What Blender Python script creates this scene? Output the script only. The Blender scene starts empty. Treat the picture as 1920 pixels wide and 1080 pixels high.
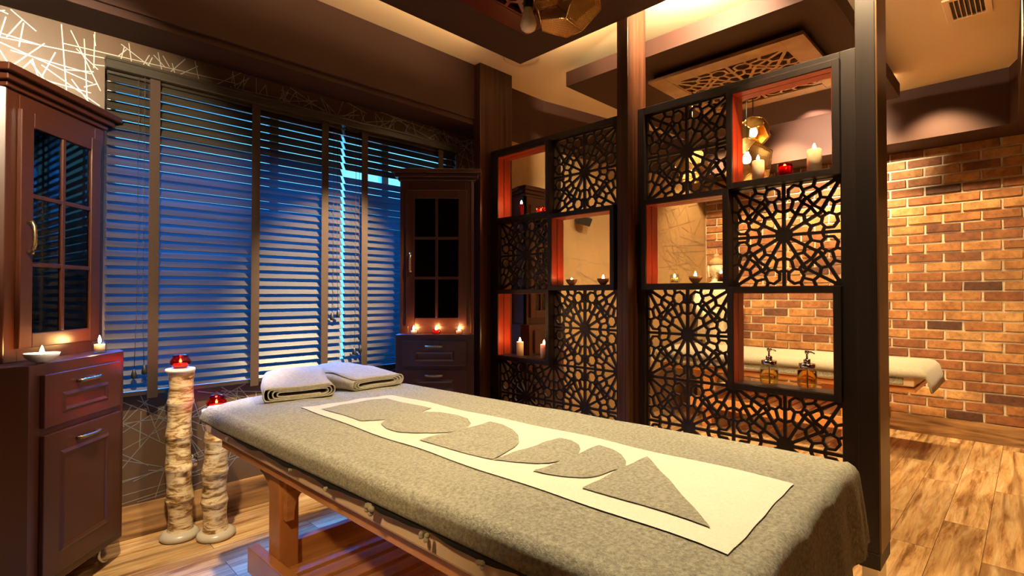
import bpy, bmesh, math, random
from mathutils import Vector, Matrix
random.seed(7)
S = bpy.context.scene
COL = S.collection
R = math.radians
# ------------------------------------------------------------------ camera
cam = bpy.data.cameras.new('camera'); co = bpy.data.objects.new('camera', cam); COL.objects.link(co)
co.location = (0, 0, 1.15); co.rotation_euler = (R(90.8), 0, R(-45))
cam.lens = 975/1920*36; cam.sensor_width = 36; cam.clip_start = .02
S.camera = co
# ------------------------------------------------------------------ world and exposure
W = bpy.data.worlds.new('dusk sky'); S.world = W; W.use_nodes = True
wt = W.node_tree; bg = wt.nodes['Background']; bg.inputs[1].default_value = 160.0
_tc = wt.nodes.new('ShaderNodeTexCoord'); _sp = wt.nodes.new('ShaderNodeSeparateXYZ'); _rp = wt.nodes.new('ShaderNodeValToRGB')
_mr = wt.nodes.new('ShaderNodeMapRange'); _mr.inputs[1].default_value = -1
wt.links.new(_tc.outputs['Generated'], _sp.inputs[0]); wt.links.new(_sp.outputs[2], _mr.inputs[0]); wt.links.new(_mr.outputs[0], _rp.inputs[0]); wt.links.new(_rp.outputs[0], bg.inputs[0])
# bright hazy horizon, deep blue band above it, bright blue zenith
_k = 1.8/160; _st = [(.30, (.02*_k, .12*_k, .3*_k)), (.45, (.20*_k, .75*_k, 1.1*_k)), (.615, (.22*_k, .80*_k, 1.15*_k)), (.66, (.006*_k, .075*_k, .31*_k)), (.80, (.006*_k, .075*_k, .31*_k)), (.86, (.006, .07, .36)), (.92, (.010, .32, 1.55)), (1., (.010, .32, 1.55))]
_e = _rp.color_ramp.elements; _e[0].position, _e[0].color = _st[0][0], (*_st[0][1], 1); _e[1].position, _e[1].color = _st[-1][0], (*_st[-1][1], 1)
for _p, _c in _st[1:-1]: _q = _e.new(_p); _q.color = (*_c, 1)
S.view_settings.view_transform = 'Standard'; S.view_settings.look = 'None'
S.view_settings.exposure = 0.0; S.view_settings.gamma = 1; S.view_settings.use_curve_mapping = False

def light(name, kind, loc, power, color=(1, .72, .42), target=None, size=.05, angle=60, blend=.4, sy=None):
    d = bpy.data.lights.new(name, kind); o = bpy.data.objects.new(name, d); COL.objects.link(o)
    d.energy = power; d.color = color; o.location = loc
    if kind == 'SPOT': d.spot_size = R(angle); d.spot_blend = blend; d.shadow_soft_size = size
    elif kind == 'AREA':
        d.shape = 'RECTANGLE'; d.size = size; d.size_y = sy or size
    else: d.shadow_soft_size = size
    if target is not None:
        o.rotation_euler = (Vector(target)-Vector(loc)).to_track_quat('-Z', 'Y').to_euler()
    return o
WARM = (1, .72, .38)
# ceiling downlights of the treatment space, and one added side fill
light('downlight_or_fill', 'SPOT', (1.45, 1.0, 2.52), 300, (1, .84, .56), (1.08, 1.32, .7), .10, 88, .6)
light('downlight_or_fill', 'SPOT', (-.15, 1.35, 2.33), 400, (1, .84, .56), (.12, 3.0, 1.76), .03, 54, .5)
light('downlight_or_fill', 'SPOT', (1.95, 1.7, 2.5), 1250, (1, .80, .50), (1.42, 3.0, 1.20), .03, 32, .7)
light('downlight_or_fill', 'SPOT', (2.12, .50, 2.70), 150, WARM, (3.1, .25, .0), .02, 84, .3)
light('downlight_or_fill', 'SPOT', (.30, 1.70, 2.52), 330, (1, .80, .52), (.70, 2.86, .30), .03, 31, .5)
light('downlight_or_fill', 'SPOT', (-.36, .75, 1.95), 85, WARM, (.66, 1.45, .45), .06, 52, .8)  # added fill by the left wall, brightens the near side of the table
light('downlight_or_fill', 'SPOT', (2.80, -.60, 2.70), 110, WARM, (2.72, .25, .2), .04, 62, .5)
# cove light on top of the dropped ceiling panels
def cove(loc, p, tgt, sx, sy, spread, col=WARM):
    o = light('cove_strip', 'AREA', loc, p, col, tgt, sx, sy=sy); o.data.spread = R(spread); return o
cove((2.30, 1.10, 2.685), 14, (2.42, 1.10, 2.80), .75, .04, 100, (1, .84, .60))
cove((2.29, 1.87, 2.685), 6, (2.45, 1.90, 2.80), .55, .04, 110)
cove((1.25, 2.23, 2.685), 5, (1.25, 2.46, 2.80), 1.9, .04, 90)
light('cove_lamp', 'SPOT', (2.44, 1.18, 2.72), 150, (1, .80, .50), (2.8, 1.34, 2.62), .02, 150, .5)
cove((4.66, 1.5, 2.73), 8, (4.8, 1.5, 2.9), 1.5, .04, 120)
# wall washers of the room behind the screens
for y, p in ((2.2, 150), (1.6, 150), (1.0, 120), (.5, 130), (0, 120), (-.5, 110)):
    light('wall_washer', 'SPOT', (4.80, y, 2.70), p, WARM, (5.5, y-.05, 1.05), .03, 90, .8)
light('wall_washer', 'SPOT', (4.40, 1.20, 2.50), 230, (1, .84, .60), (5.12, 1.22, 2.44), .03, 74, .7)
light('far_downlight', 'SPOT', (3.6, .1, 2.72), 230, WARM, (3.9, 0, 0), .05, 100, .6)
light('far_downlight', 'SPOT', (3.4, 1.6, 2.52), 210, WARM, (3.9, 1.7, 0.6), .05, 110, .6)
light('far_downlight', 'SPOT', (3.5, 1.2, 2.4), 55, WARM, (3.7, 2.85, 1.3), .05, 60, .6)
# added fill light imitating soft bounce from the room behind the camera
light('bounce_fill', 'POINT', (.3, -.9, 2.3), 10, (1, .62, .34), size=.25)

# ------------------------------------------------------------------ materials
def nt(name):
    m = bpy.data.materials.new(name); m.use_nodes = True
    t = m.node_tree; b = t.nodes['Principled BSDF']; return m, t, b
def N(t, kind, **kw):
    n = t.nodes.new(kind)
    for k, v in kw.items():
        if k.startswith('i_'):
            key = k[2:]; key = int(key) if key.isdigit() else key.replace('_', ' ')
            n.inputs[key].default_value = v
        else: setattr(n, k, v)
    return n
def L(t, a, b): t.links.new(a, b)
def plain(name, col, rough=.5, metal=0, **kw):
    m, t, b = nt(name); b.inputs['Base Color'].default_value = (*col, 1)
    b.inputs['Roughness'].default_value = rough; b.inputs['Metallic'].default_value = metal
    for k, v in kw.items(): b.inputs[k.replace('_', ' ')].default_value = v
    return m
def coords(t, scale=(1, 1, 1), rot=(0, 0, 0), kind='Object'):
    tc = N(t, 'ShaderNodeTexCoord'); mp = N(t, 'ShaderNodeMapping')
    mp.inputs['Scale'].default_value = scale; mp.inputs['Rotation'].default_value = rot
    L(t, tc.outputs[kind], mp.inputs['Vector']); return mp.outputs['Vector']
def ramp(t, fac, stops):
    r = N(t, 'ShaderNodeValToRGB'); e = r.color_ramp.elements
    e[0].position, e[0].color = stops[0][0], (*stops[0][1], 1)
    e[1].position, e[1].color = stops[-1][0], (*stops[-1][1], 1)
    for p, c in stops[1:-1]:
        q = e.new(p); q.color = (*c, 1)
    L(t, fac, r.inputs[0]); return r.outputs[0]
def bump(t, b, h, strength=.3, dist=.002):
    n = N(t, 'ShaderNodeBump'); n.inputs['Strength'].default_value = strength; n.inputs['Distance'].default_value = dist
    L(t, h, n.inputs['Height']); L(t, n.outputs[0], b.inputs['Normal'])
def wood(name, c1, c2, rough=.35, scale=(30, 30, 1.5), coat=0, bs=.15):
    m, t, b = nt(name); v = coords(t, scale)
    n = N(t, 'ShaderNodeTexNoise', i_Scale=1.0, i_Detail=5.0, i_Distortion=.4); L(t, v, n.inputs['Vector'])
    L(t, ramp(t, n.outputs['Fac'], [(.32, c1), (.68, c2)]), b.inputs['Base Color'])
    b.inputs['Roughness'].default_value = rough; b.inputs['Coat Weight'].default_value = coat
    bump(t, b, n.outputs['Fac'], bs, .001); return m
M = {}
M['screen'] = wood('dark walnut', (.006, .002, .0012), (.015, .0045, .0028), .48, (40, 40, 3))
M['tanwood'] = wood('tan lacquered wood', (.26, .12, .045), (.34, .17, .07), .25, (8, 8, 8), .4, .05)
M['sidewood'] = wood('golden brown wood', (.10, .045, .014), (.14, .065, .022), .35, (60, 60, 2))
M['niche'] = wood('mahogany with candle glow', (.20, .015, .004), (.30, .028, .007), .4, (40, 40, 3))  # reddish mahogany, with the candle glow painted into its strong red
M['post'] = wood('striped zebrano', (.010, .003, .0018), (.085, .026, .009), .33, (110, 110, 1.2), bs=.05)
M['cabinet'] = plain('brown satin lacquer', (.042, .0100, .0040), .34, Coat_Weight=.12, Coat_Roughness=.3)
M['pine'] = wood('varnished beech', (.55, .21, .055), (.72, .32, .095), .33, (5, 5, 5), .3)
M['pine_x'] = wood('varnished beech slat', (.50, .19, .05), (.70, .31, .095), .32, (3, 40, 40), .3)
M['bronze'] = plain('antique bronze', (.34, .24, .12), .32, 1)
M['chrome'] = plain('chrome', (.8, .8, .8), .12, 1)
M['steel'] = plain('brushed steel', (.62, .60, .56), .3, 1)
M['black'] = plain('black plastic', (.01, .01, .01), .45)
M['ceil'] = plain('cream ceiling paint', (.80, .60, .36), .8)
M['brown'] = plain('brown plaster paint', (.040, .0095, .0028), .75)
M['wax'] = plain('ivory wax', (.85, .70, .45), .5, Subsurface_Weight=.5, Subsurface_Radius=(.02, .012, .006), Subsurface_Scale=1.0)
M['redwax'] = plain('red wax', (.65, .01, .015), .4, Subsurface_Weight=.3, Subsurface_Radius=(.02, .003, .003))
M['pinkwax'] = plain('pink wax', (.9, .35, .22), .4, Subsurface_Weight=.4, Subsurface_Radius=(.02, .01, .006))
M['vinyl'] = plain('cream vinyl', (.78, .55, .32), .42)
M['darkcloth'] = plain('charcoal cloth', (.018, .017, .015), .9)
M['cream'] = plain('cream trim', (.78, .72, .6), .4)
M['bulb'] = plain('frosted bulb', (.85, .68, .48), .15, Coat_Weight=.5)
M['pot'] = wood('coconut shell', (.25, .09, .03), (.42, .2, .08), .5, (20, 20, 20))
def emis(name, col, s):
    m, t, b = nt(name); b.inputs['Base Color'].default_value = (0, 0, 0, 1)
    b.inputs['Emission Color'].default_value = (*col, 1); b.inputs['Emission Strength'].default_value = s; return m
M['flame'] = emis('candle flame', (1, .47, .15), 600)
M['smallflame'] = emis('tealight flame', (1, .46, .15), 300)
M['lamp'] = emis('lit lamp', (1, .82, .55), 18)
def glassy(name, col, rough=.02, tr=1.0):
    m, t, b = nt(name); b.inputs['Base Color'].default_value = (*col, 1); b.inputs['Roughness'].default_value = rough
    b.inputs['Transmission Weight'].default_value = tr; b.inputs['IOR'].default_value = 1.3; return m
M['oil'] = glassy('amber oil', (.95, .66, .15))
M['oil2'] = glassy('dark amber oil', (.9, .45, .07))
def pane(name, tint, g=.12):
    m, t, b = nt(name); t.nodes.remove(b); out = t.nodes['Material Output']
    tr = N(t, 'ShaderNodeBsdfTransparent'); tr.inputs[0].default_value = (*tint, 1)
    gl = N(t, 'ShaderNodeBsdfGlossy'); gl.inputs['Roughness'].default_value = .03
    lw = N(t, 'ShaderNodeLayerWeight', i_Blend=.5); pw = N(t, 'ShaderNodeMath', operation='POWER'); pw.inputs[1].default_value = 4.5
    fr = N(t, 'ShaderNodeMath', operation='MULTIPLY_ADD'); fr.inputs[1].default_value = .6; fr.inputs[2].default_value = .05
    L(t, lw.outputs['Facing'], pw.inputs[0]); L(t, pw.outputs[0], fr.inputs[0]); mx = N(t, 'ShaderNodeMixShader')
    L(t, fr.outputs[0], mx.inputs[0]); L(t, tr.outputs[0], mx.inputs[1]); L(t, gl.outputs[0], mx.inputs[2]); L(t, mx.outputs[0], out.inputs[0])
    return m
M['glass'] = pane('clear jar glass', (.93, .95, .92)); M['redglass'] = pane('red glass', (.95, .10, .08))
M['pane'] = pane('smoked pane', (.30, .27, .22)); M['winpane'] = pane('window pane', (.9, .95, .97))

def floor_mat(name, flip=False):
    m, t, b = nt(name); v = coords(t, (1, 1, 1), kind='Object')
    br = N(t, 'ShaderNodeTexBrick', offset=.37, offset_frequency=2, squash=1.0)
    br.inputs['Color1'].default_value = (0, 0, 0, 1); br.inputs['Color2'].default_value = (1, 1, 1, 1)
    br.inputs['Mortar'].default_value = (.5, .5, .5, 1)
    br.inputs['Scale'].default_value = 1; br.inputs['Mortar Size'].default_value = .0012; br.inputs['Bias'].default_value = 0
    br.inputs['Brick Width'].default_value = 1.15; br.inputs['Row Height'].default_value = .165; L(t, v, br.inputs['Vector'])
    # per plank offset of the grain
    va = N(t, 'ShaderNodeVectorMath', operation='MULTIPLY'); L(t, v, va.inputs[0]); va.inputs[1].default_value = (2.0, 24, 24)
    vo = N(t, 'ShaderNodeVectorMath', operation='MULTIPLY'); L(t, br.outputs['Color'], vo.inputs[0]); vo.inputs[1].default_value = (31, 17, 9)
    vs = N(t, 'ShaderNodeVectorMath', operation='ADD'); L(t, va.outputs[0], vs.inputs[0]); L(t, vo.outputs[0], vs.inputs[1])
    n1 = N(t, 'ShaderNodeTexNoise', i_Scale=1.0, i_Detail=12.0, i_Roughness=.72, i_Distortion=.35); L(t, vs.outputs[0], n1.inputs['Vector'])
    n2 = N(t, 'ShaderNodeTexNoise', i_Scale=.55, i_Detail=3.0, i_Distortion=1.2); L(t, vs.outputs[0], n2.inputs['Vector'])
    c1 = ramp(t, n1.outputs['Fac'], [(.27, (.08, .033, .012)), (.38, (.33, .16, .055)), (.48, (.58, .36, .15)), (.6, (.72, .52, .28)), (.8, (.80, .67, .45))])
    c2 = ramp(t, n2.outputs['Fac'], [(.36, (.50, .40, .30)), (.50, (1, 1, 1)), (.75, (1.0, .92, .75))])
    mx = N(t, 'ShaderNodeMix', data_type='RGBA', blend_type='MULTIPLY'); mx.inputs[0].default_value = .9
    L(t, c1, mx.inputs[6]); L(t, c2, mx.inputs[7])
    c3 = ramp(t, br.outputs['Color'], [(0, (.72, .68, .62)), (.5, (1, .95, .88)), (1, (1.15, 1.1, 1.0))])
    m2 = N(t, 'ShaderNodeMix', data_type='RGBA', blend_type='MULTIPLY'); m2.inputs[0].default_value = 1; L(t, mx.outputs[2], m2.inputs[6]); L(t, c3, m2.inputs[7])
    m3 = N(t, 'ShaderNodeMix', data_type='RGBA'); L(t, br.outputs['Fac'], m3.inputs[0]); L(t, m2.outputs[2], m3.inputs[6]); m3.inputs[7].default_value = (.03, .012, .005, 1)
    L(t, m3.outputs[2], b.inputs['Base Color']); b.inputs['Roughness'].default_value = .36
    bump(t, b, n1.outputs['Fac'], .25, .002); return m
M['floor'] = floor_mat('distressed plank laminate')
M['skirt'] = wood('distressed skirting', (.09, .038, .014), (.48, .26, .10), .4, (2.5, 2.5, 26), bs=.3)

def brick_mat():
    m, t, b = nt('rustic clay brick'); at = N(t, 'ShaderNodeAttribute', attribute_name='tone'); v = coords(t, (1, 1, 1))
    n = N(t, 'ShaderNodeTexNoise', i_Scale=26.0, i_Detail=6.0, i_Roughness=.7); L(t, v, n.inputs['Vector'])
    n2 = N(t, 'ShaderNodeTexNoise', i_Scale=7.0, i_Detail=3.0); L(t, v, n2.inputs['Vector'])
    c1 = ramp(t, at.outputs['Fac'], [(0, (.10, .038, .017)), (.35, (.27, .10, .030)), (.7, (.42, .19, .052)), (1, (.52, .29, .10))])
    c2 = ramp(t, n.outputs['Fac'], [(.3, (.55, .5, .45)), (.55, (1, 1, 1)), (.75, (1.2, 1.15, 1.0))])
    mx = N(t, 'ShaderNodeMix', data_type='RGBA', blend_type='MULTIPLY'); mx.inputs[0].default_value = 1; L(t, c1, mx.inputs[6]); L(t, c2, mx.inputs[7])
    c3 = ramp(t, n2.outputs['Fac'], [(.35, (.75, .65, .6)), (.6, (1.05, 1, 1))])
    m2 = N(t, 'ShaderNodeMix', data_type='RGBA', blend_type='MULTIPLY'); m2.inputs[0].default_value = 1; L(t, mx.outputs[2], m2.inputs[6]); L(t, c3, m2.inputs[7])
    L(t, m2.outputs[2], b.inputs['Base Color']); b.inputs['Roughness'].default_value = .8
    bump(t, b, n.outputs['Fac'], .8, .006); return m
M['brick'] = brick_mat()
def noisy(name, c1, c2, sc, rough=.9, bs=.5, bd=.003, metal=0, sheen=0, detail=6.):
    m, t, b = nt(name); v = coords(t); n = N(t, 'ShaderNodeTexNoise', i_Scale=float(sc), i_Detail=detail, i_Roughness=.7); L(t, v, n.inputs['Vector'])
    L(t, ramp(t, n.outputs['Fac'], [(.3, c1), (.7, c2)]), b.inputs['Base Color']); b.inputs['Roughness'].default_value = rough
    b.inputs['Metallic'].default_value = metal; b.inputs['Sheen Weight'].default_value = sheen
    bump(t, b, n.outputs['Fac'], bs, bd); return m
M['mortar'] = noisy('lime mortar', (.50, .40, .26), (.72, .60, .42), 60)
M['terry'] = noisy('grey beige terry', (.20, .175, .11), (.56, .50, .34), 120, .95, 1.0, .008, sheen=.1)
M['weave'] = noisy('cream flat weave', (.56, .49, .35), (.66, .585, .43), 160, .9, .2, .001)
M['towel'] = noisy('beige towel', (.30, .25, .165), (.44, .37, .25), 90, .95, .4, .002, sheen=.2)
M['web'] = noisy('brown wallpaper', (.080, .043, .021), (.098, .053, .026), 300, .38, .3, .001)
M['silver'] = plain('silver print', (.46, .46, .40), .42, .9)
M['web2'] = noisy('tan wallpaper', (.34, .20, .080), (.38, .23, .095), 300, .4, .3, .001)
M['webline'] = plain('bronze print', (.40, .30, .18), .35, .6)
M['stone'] = noisy('pale carved stone', (.50, .38, .22), (.80, .66, .44), 40, .8, .4, .003)
M['hairstone'] = noisy('gilded curls', (.14, .07, .025), (.50, .30, .10), 160, .6, .8, .006)
M['slat'] = wood('dark blind slat', (.020, .015, .010), (.040, .031, .021), .30, (2, 60, 60), bs=.1)
M['tape'] = noisy('brown ladder tape', (.022, .010, .005), (.045, .021, .010), 300, .9, .4)
def bamboo_mat():
    m, t, b = nt('streaked glazed bamboo ceramic'); v = coords(t, (11, 11, 42))
    n = N(t, 'ShaderNodeTexNoise', i_Scale=1.0, i_Detail=5.0, i_Roughness=.7, i_Distortion=.7); L(t, v, n.inputs['Vector'])
    L(t, ramp(t, n.outputs['Fac'], [(.34, (.06, .025, .008)), (.44, (.30, .155, .05)), (.52, (.66, .47, .24)), (.7, (.85, .72, .46))]), b.inputs['Base Color'])
    b.inputs['Roughness'].default_value = .3; b.inputs['Coat Weight'].default_value = .3; bump(t, b, n.outputs['Fac'], .2, .002); return m
M['bamboo'] = bamboo_mat()
M['foot'] = plain('grey glazed foot', (.5, .42, .3), .3)
def perf_mat():
    m, t, b = nt('perforated brass'); tc = N(t, 'ShaderNodeTexCoord')
    mp = N(t, 'ShaderNodeMapping'); mp.inputs['Scale'].default_value = (190, 190, 190); L(t, tc.outputs['UV'], mp.inputs['Vector'])
    vo = N(t, 'ShaderNodeTexVoronoi', voronoi_dimensions='2D'); vo.inputs['Scale'].default_value = 1; vo.inputs['Randomness'].default_value = 0
    L(t, mp.outputs[0], vo.inputs['Vector']); lt = N(t, 'ShaderNodeMath', operation='GREATER_THAN'); L(t, vo.outputs['Distance'], lt.inputs[0]); lt.inputs[1].default_value = .36
    L(t, lt.outputs[0], b.inputs['Alpha'])
    b.inputs['Base Color'].default_value = (.42, .24, .07, 1); b.inputs['Metallic'].default_value = 1; b.inputs['Roughness'].default_value = .3; return m
M['perf'] = perf_mat()
M['brass'] = plain('polished brass', (.75, .47, .14), .18, 1)

# ------------------------------------------------------------------ mesh helpers
class MB:
    def __init__(s): s.v, s.f, s.mi, s.sm = [], [], [], []
    def add(s, vs, fs, mi=0, smooth=False):
        b = len(s.v); s.v += [tuple(p) for p in vs]
        for f in fs: s.f.append(tuple(b+i for i in f)); s.mi.append(mi); s.sm.append(smooth)
        return s
    def box(s, x0, x1, y0, y1, z0, z1, mi=0, T=None):
        vs = [(x, y, z) for z in (z0, z1) for y in (y0, y1) for x in (x0, x1)]
        if T: vs = [T(*p) for p in vs]
        return s.add(vs, [(0, 2, 3, 1), (4, 5, 7, 6), (0, 1, 5, 4), (2, 6, 7, 3), (0, 4, 6, 2), (1, 3, 7, 5)], mi)
    def prism(s, poly, z0, z1, mi=0, T=None):
        n = len(poly); vs = [(x, y, z0) for x, y in poly]+[(x, y, z1) for x, y in poly]
        if T: vs = [T(*p) for p in vs]
        return s.add(vs, [tuple(range(n))[::-1], tuple(range(n, 2*n))]+[(i, (i+1) % n, n+(i+1) % n, n+i) for i in range(n)], mi)
    def lathe(s, prof, c=(0, 0, 0), n=24, mi=0, smooth=True, fn=None):
        vs = []; m = len(prof)
        for r, z in prof:
            for k in range(n):
                a = 2*math.pi*k/n; rr = r*(fn(a, z) if fn else 1)
                vs.append((c[0]+rr*math.cos(a), c[1]+rr*math.sin(a), c[2]+z))
        fs = [(i*n+k, i*n+(k+1) % n, (i+1)*n+(k+1) % n, (i+1)*n+k) for i in range(m-1) for k in range(n)]
        if prof[0][0] > 1e-5: fs.append(tuple(range(n))[::-1])
        if prof[-1][0] > 1e-5: fs.append(tuple(range((m-1)*n, m*n)))
        return s.add(vs, fs, mi, smooth)
    def tube(s, pts, r, n=8, mi=0, smooth=True, rs=None, flat=1.0):
        P = [Vector(p) for p in pts]; vs = []; m = len(P); up = Vector((0, 0, 1))
        for i, p in enumerate(P):
            d = (P[min(i+1, m-1)]-P[max(i-1, 0)]).normalized()
            a = d.cross(up) if abs(d.z) < .95 else d.cross(Vector((1, 0, 0))); a.normalize(); b = d.cross(a)
            rr = rs[i] if rs else r
            for k in range(n):
                t = 2*math.pi*k/n; vs.append(p+a*rr*math.cos(t)+b*rr*flat*math.sin(t))
        fs = [(i*n+k, i*n+(k+1) % n, (i+1)*n+(k+1) % n, (i+1)*n+k) for i in range(m-1) for k in range(n)]
        fs += [tuple(range(n))[::-1], tuple(range((m-1)*n, m*n))]
        return s.add(vs, fs, mi, smooth)
    def build(s, name, mat, parent=None, bevel=0):
        me = bpy.data.meshes.new(name); me.from_pydata(s.v, [], s.f)
        for m in (mat if isinstance(mat, (list, tuple)) else [mat]): me.materials.append(M[m] if isinstance(m, str) else m)
        me.polygons.foreach_set('material_index', s.mi); me.polygons.foreach_set('use_smooth', s.sm)
        bm = bmesh.new(); bm.from_mesh(me); bmesh.ops.recalc_face_normals(bm, faces=bm.faces); bm.to_mesh(me); bm.free()
        o = bpy.data.objects.new(name, me); COL.objects.link(o)
        if parent is not None: attach(o, parent)
        if bevel:
            b = o.modifiers.new('bevel', 'BEVEL'); b.width = bevel; b.segments = 2; b.limit_method = 'ANGLE'; b.angle_limit = R(40)
        return o
def world_mat(o):
    m = Matrix.Translation(o.location)
    return world_mat(o.parent) @ o.matrix_parent_inverse @ m if o.parent else m
def attach(o, p):
    o.parent = p; o.matrix_parent_inverse = world_mat(p).inverted()
def root(name, loc, label, cat, group=None):
    o = bpy.data.objects.new(name, None); COL.objects.link(o); o.location = loc; o.empty_display_size = .05
    return tag(o, label, cat, group)
def tag(o, label, cat, group=None):
    o['label'] = label; o['category'] = cat
    if group: o['group'] = group
    return o
def struct(o, label=None):
    o['kind'] = 'structure'
    if label: o['label'] = label
    return o
def box(name, mat, *a, parent=None, bevel=0): return MB().box(*a).build(name, mat, parent, bevel)

# ------------------------------------------------------------------ room shell
ZC = 2.78; YW = 3.03
WX0, WX1, WZ0, WZ1 = .36, 2.44, .70, 2.20
struct(box('floor', 'floor', -.6, 5.7, -1.75, 3.3, -.1, 0), 'distressed wood plank floor')
struct(box('ceiling', 'ceil', -.6, 5.7, -1.75, YW+.12, ZC, ZC+.1), 'cream painted ceiling')
def web_lines(mb, P, L0, Z1, n, seed, hole=None, w=.0042, mi=1, off=.0012):
    """random straight pattern lines printed on a wall; P(s,z,off) -> world point"""
    rnd = random.Random(seed)
    for k in range(n):
        s0, z0, a = rnd.uniform(0, L0), rnd.uniform(.1, Z1), rnd.uniform(0, math.pi); l = rnd.choice((.16, .26, .4, .6, .8))*rnd.uniform(.8, 1.2)
        nn = max(2, int(l/.05)); dx, dz = math.cos(a), math.sin(a)
        for j in range(nn):
            p = [(s0+dx*l*t/nn, z0+dz*l*t/nn) for t in (j, j+1)]
            if any(q[0] < 0.01 or q[0] > L0-.01 or q[1] < .16 or q[1] > Z1 for q in p): continue
            if hole and any(hole[0]-.01 < q[0] < hole[1]+.01 and hole[2]-.03 < q[1] < hole[3]+.01 for q in p): continue
            e = off+(k % 7)*.00008
            mb.add([P(p[0][0]-dz*w/2, p[0][1]+dx*w/2, e), P(p[0][0]+dz*w/2, p[0][1]-dx*w/2, e), P(p[1][0]+dz*w/2, p[1][1]-dx*w/2, e), P(p[1][0]-dz*w/2, p[1][1]+dx*w/2, e)], [(0, 1, 2, 3)], mi)
w = MB()
w.box(-.6, WX0, YW, YW+.12, 0, ZC); w.box(WX1, 2.72, YW, YW+.12, 0, ZC)
w.box(WX0, WX1, YW, YW+.12, 0, WZ0); w.box(WX0, WX1, YW, YW+.12, WZ1, ZC)
web_lines(w, lambda q, z, e: (q-.46, YW-e, z), 3.18, 2.36, 900, 11, (WX0+.46, WX1+.46, WZ0, WZ1))
struct(w.build('wall_window', ['web', 'silver']), 'brown wallpapered wall with silver web lines round the blinds')
struct(box('wall_left', 'brown', -.6, -.46, -1.6, YW, 0, ZC))
struct(box('wall_back', 'brown', -.6, 5.7, -1.75, -1.6, 0, ZC))
# far wall, straight then slightly angled
FW = [(2.72, 2.88), (3.245, 2.88), (5.52, 2.506)]
def band(z0, z1, name, mat, off=0):
    b = MB(); pts = [(x, y-off) for x, y in FW]
    b.prism(pts+[(5.52, 3.15), (2.72, 3.15)], z0, z1)
    if z0 == 0:
        def P(q, z, e):
            if q < .525: return (2.72+q, 2.88-e, z)
            t = (q-.525)/2.306; return (3.245+2.275*t-e*.16, 2.88-.374*t-e*.98, z)
        web_lines(b, P, 2.82, 2.34, 420, 5, w=.0035)
    return b.build(name, mat)
struct(band(0, 2.36, 'wall_far', ['web2', 'webline']), 'tan wallpapered far wall with fine web lines')
struct(band(2.36, ZC, 'trim_1', 'brown', .002), 'brown plaster band above the far wallpaper')
# window wall bulkhead with a lip
b = MB(); b.box(-.46, 2.72, 2.775, YW, 2.395, ZC); b.box(-.46, 2.72, 2.79, YW, 2.36, 2.395)
struct(b.build('trim_2', 'brown'), 'brown bulkhead above the blinds')
# brick wall bulkhead and side beam
struct(box('trim_3', 'brown', 5.12, 5.5, .10, 2.6, 2.37, ZC), 'brown bulkhead above the brick wall')
b = MB(); b.prism([(5.5, .10), (5.12, .10), (4.98, .055), (4.0, .03), (2.6, 0), (2.6, -.5), (5.5, -.5)], 2.37, ZC)
struct(b.build('trim_4', 'brown'), 'brown beam at the right end of the ceiling')
# mortar wall + bricks in one wall
wall = MB(); wall.box(5.5, 5.7, -1.6, 2.52, 0, ZC, 0)
tones = [0]*len(wall.f); row = 0; z = .15
while z < 2.42:
    y = 2.50+(-.0 if row % 2 else .1175)
    while y > -1.2:
        y1 = min(y, 2.503); y0 = max(y-.223+random.uniform(-.002, .002), -1.3)
        if y1-y0 > .03:
            j = lambda a: random.uniform(-a, a); x = 5.488+j(.003)
            vs = []
            for xx, e in ((x, .004), (5.502, 0)):
                vs += [(xx, y0+e+j(.002), z+.006+e+j(.002)), (xx, y1-e+j(.002), z+.006+e+j(.002)), (xx, y1-e+j(.002), z+.073-e+j(.002)), (xx, y0+e+j(.002), z+.073-e+j(.002))]
            wall.add(vs, [(0, 1, 2, 3), (0, 4, 5, 1), (1, 5, 6, 2), (2, 6, 7, 3), (3, 7, 4, 0)], 1)
            tn = min(1, max(0, random.gauss(.55, .24))); tones += [tn]*5
        y -= .235
    z += .0795; row += 1
wo = wall.build('wall_right', ['mortar', 'brick']); struct(wo, 'rustic orange brick wall with pale mortar')
at = wo.data.attributes.new('tone', 'FLOAT', 'FACE'); at.data.foreach_set('value', tones)
# skirtings
struct(box('baseboard_window', 'skirt', -.46, 2.72, YW-.016, YW, 0, .155), 'worn wood skirting under the window')
struct(box('baseboard_right', 'skirt', 5.480, 5.5, -1.6, 2.5, 0, .15), 'worn wood skirting under the brick wall')
# window
w = MB()
for x0, x1 in ((WX0, WX0+.05), (1.12, 1.17), (1.85, 1.90), (WX1-.05, WX1)): w.box(x0, x1, YW+.06, YW+.11, WZ0, WZ1)
for z0, z1 in ((WZ0, WZ0+.05), (WZ1-.03, WZ1)): w.box(WX0, WX1, YW+.06, YW+.11, z0, z1)
wf = struct(w.build('window_1', 'cream'), 'window behind the closed blinds')
struct(box('trim_5', 'cream', WX0, WX1, YW-.012, YW+.06, WZ0-.022, WZ0), 'white window sill')
box('pane', 'winpane', WX0+.05, WX1-.05, YW+.082, YW+.086, WZ0+.05, WZ1-.05, parent=wf)

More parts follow.
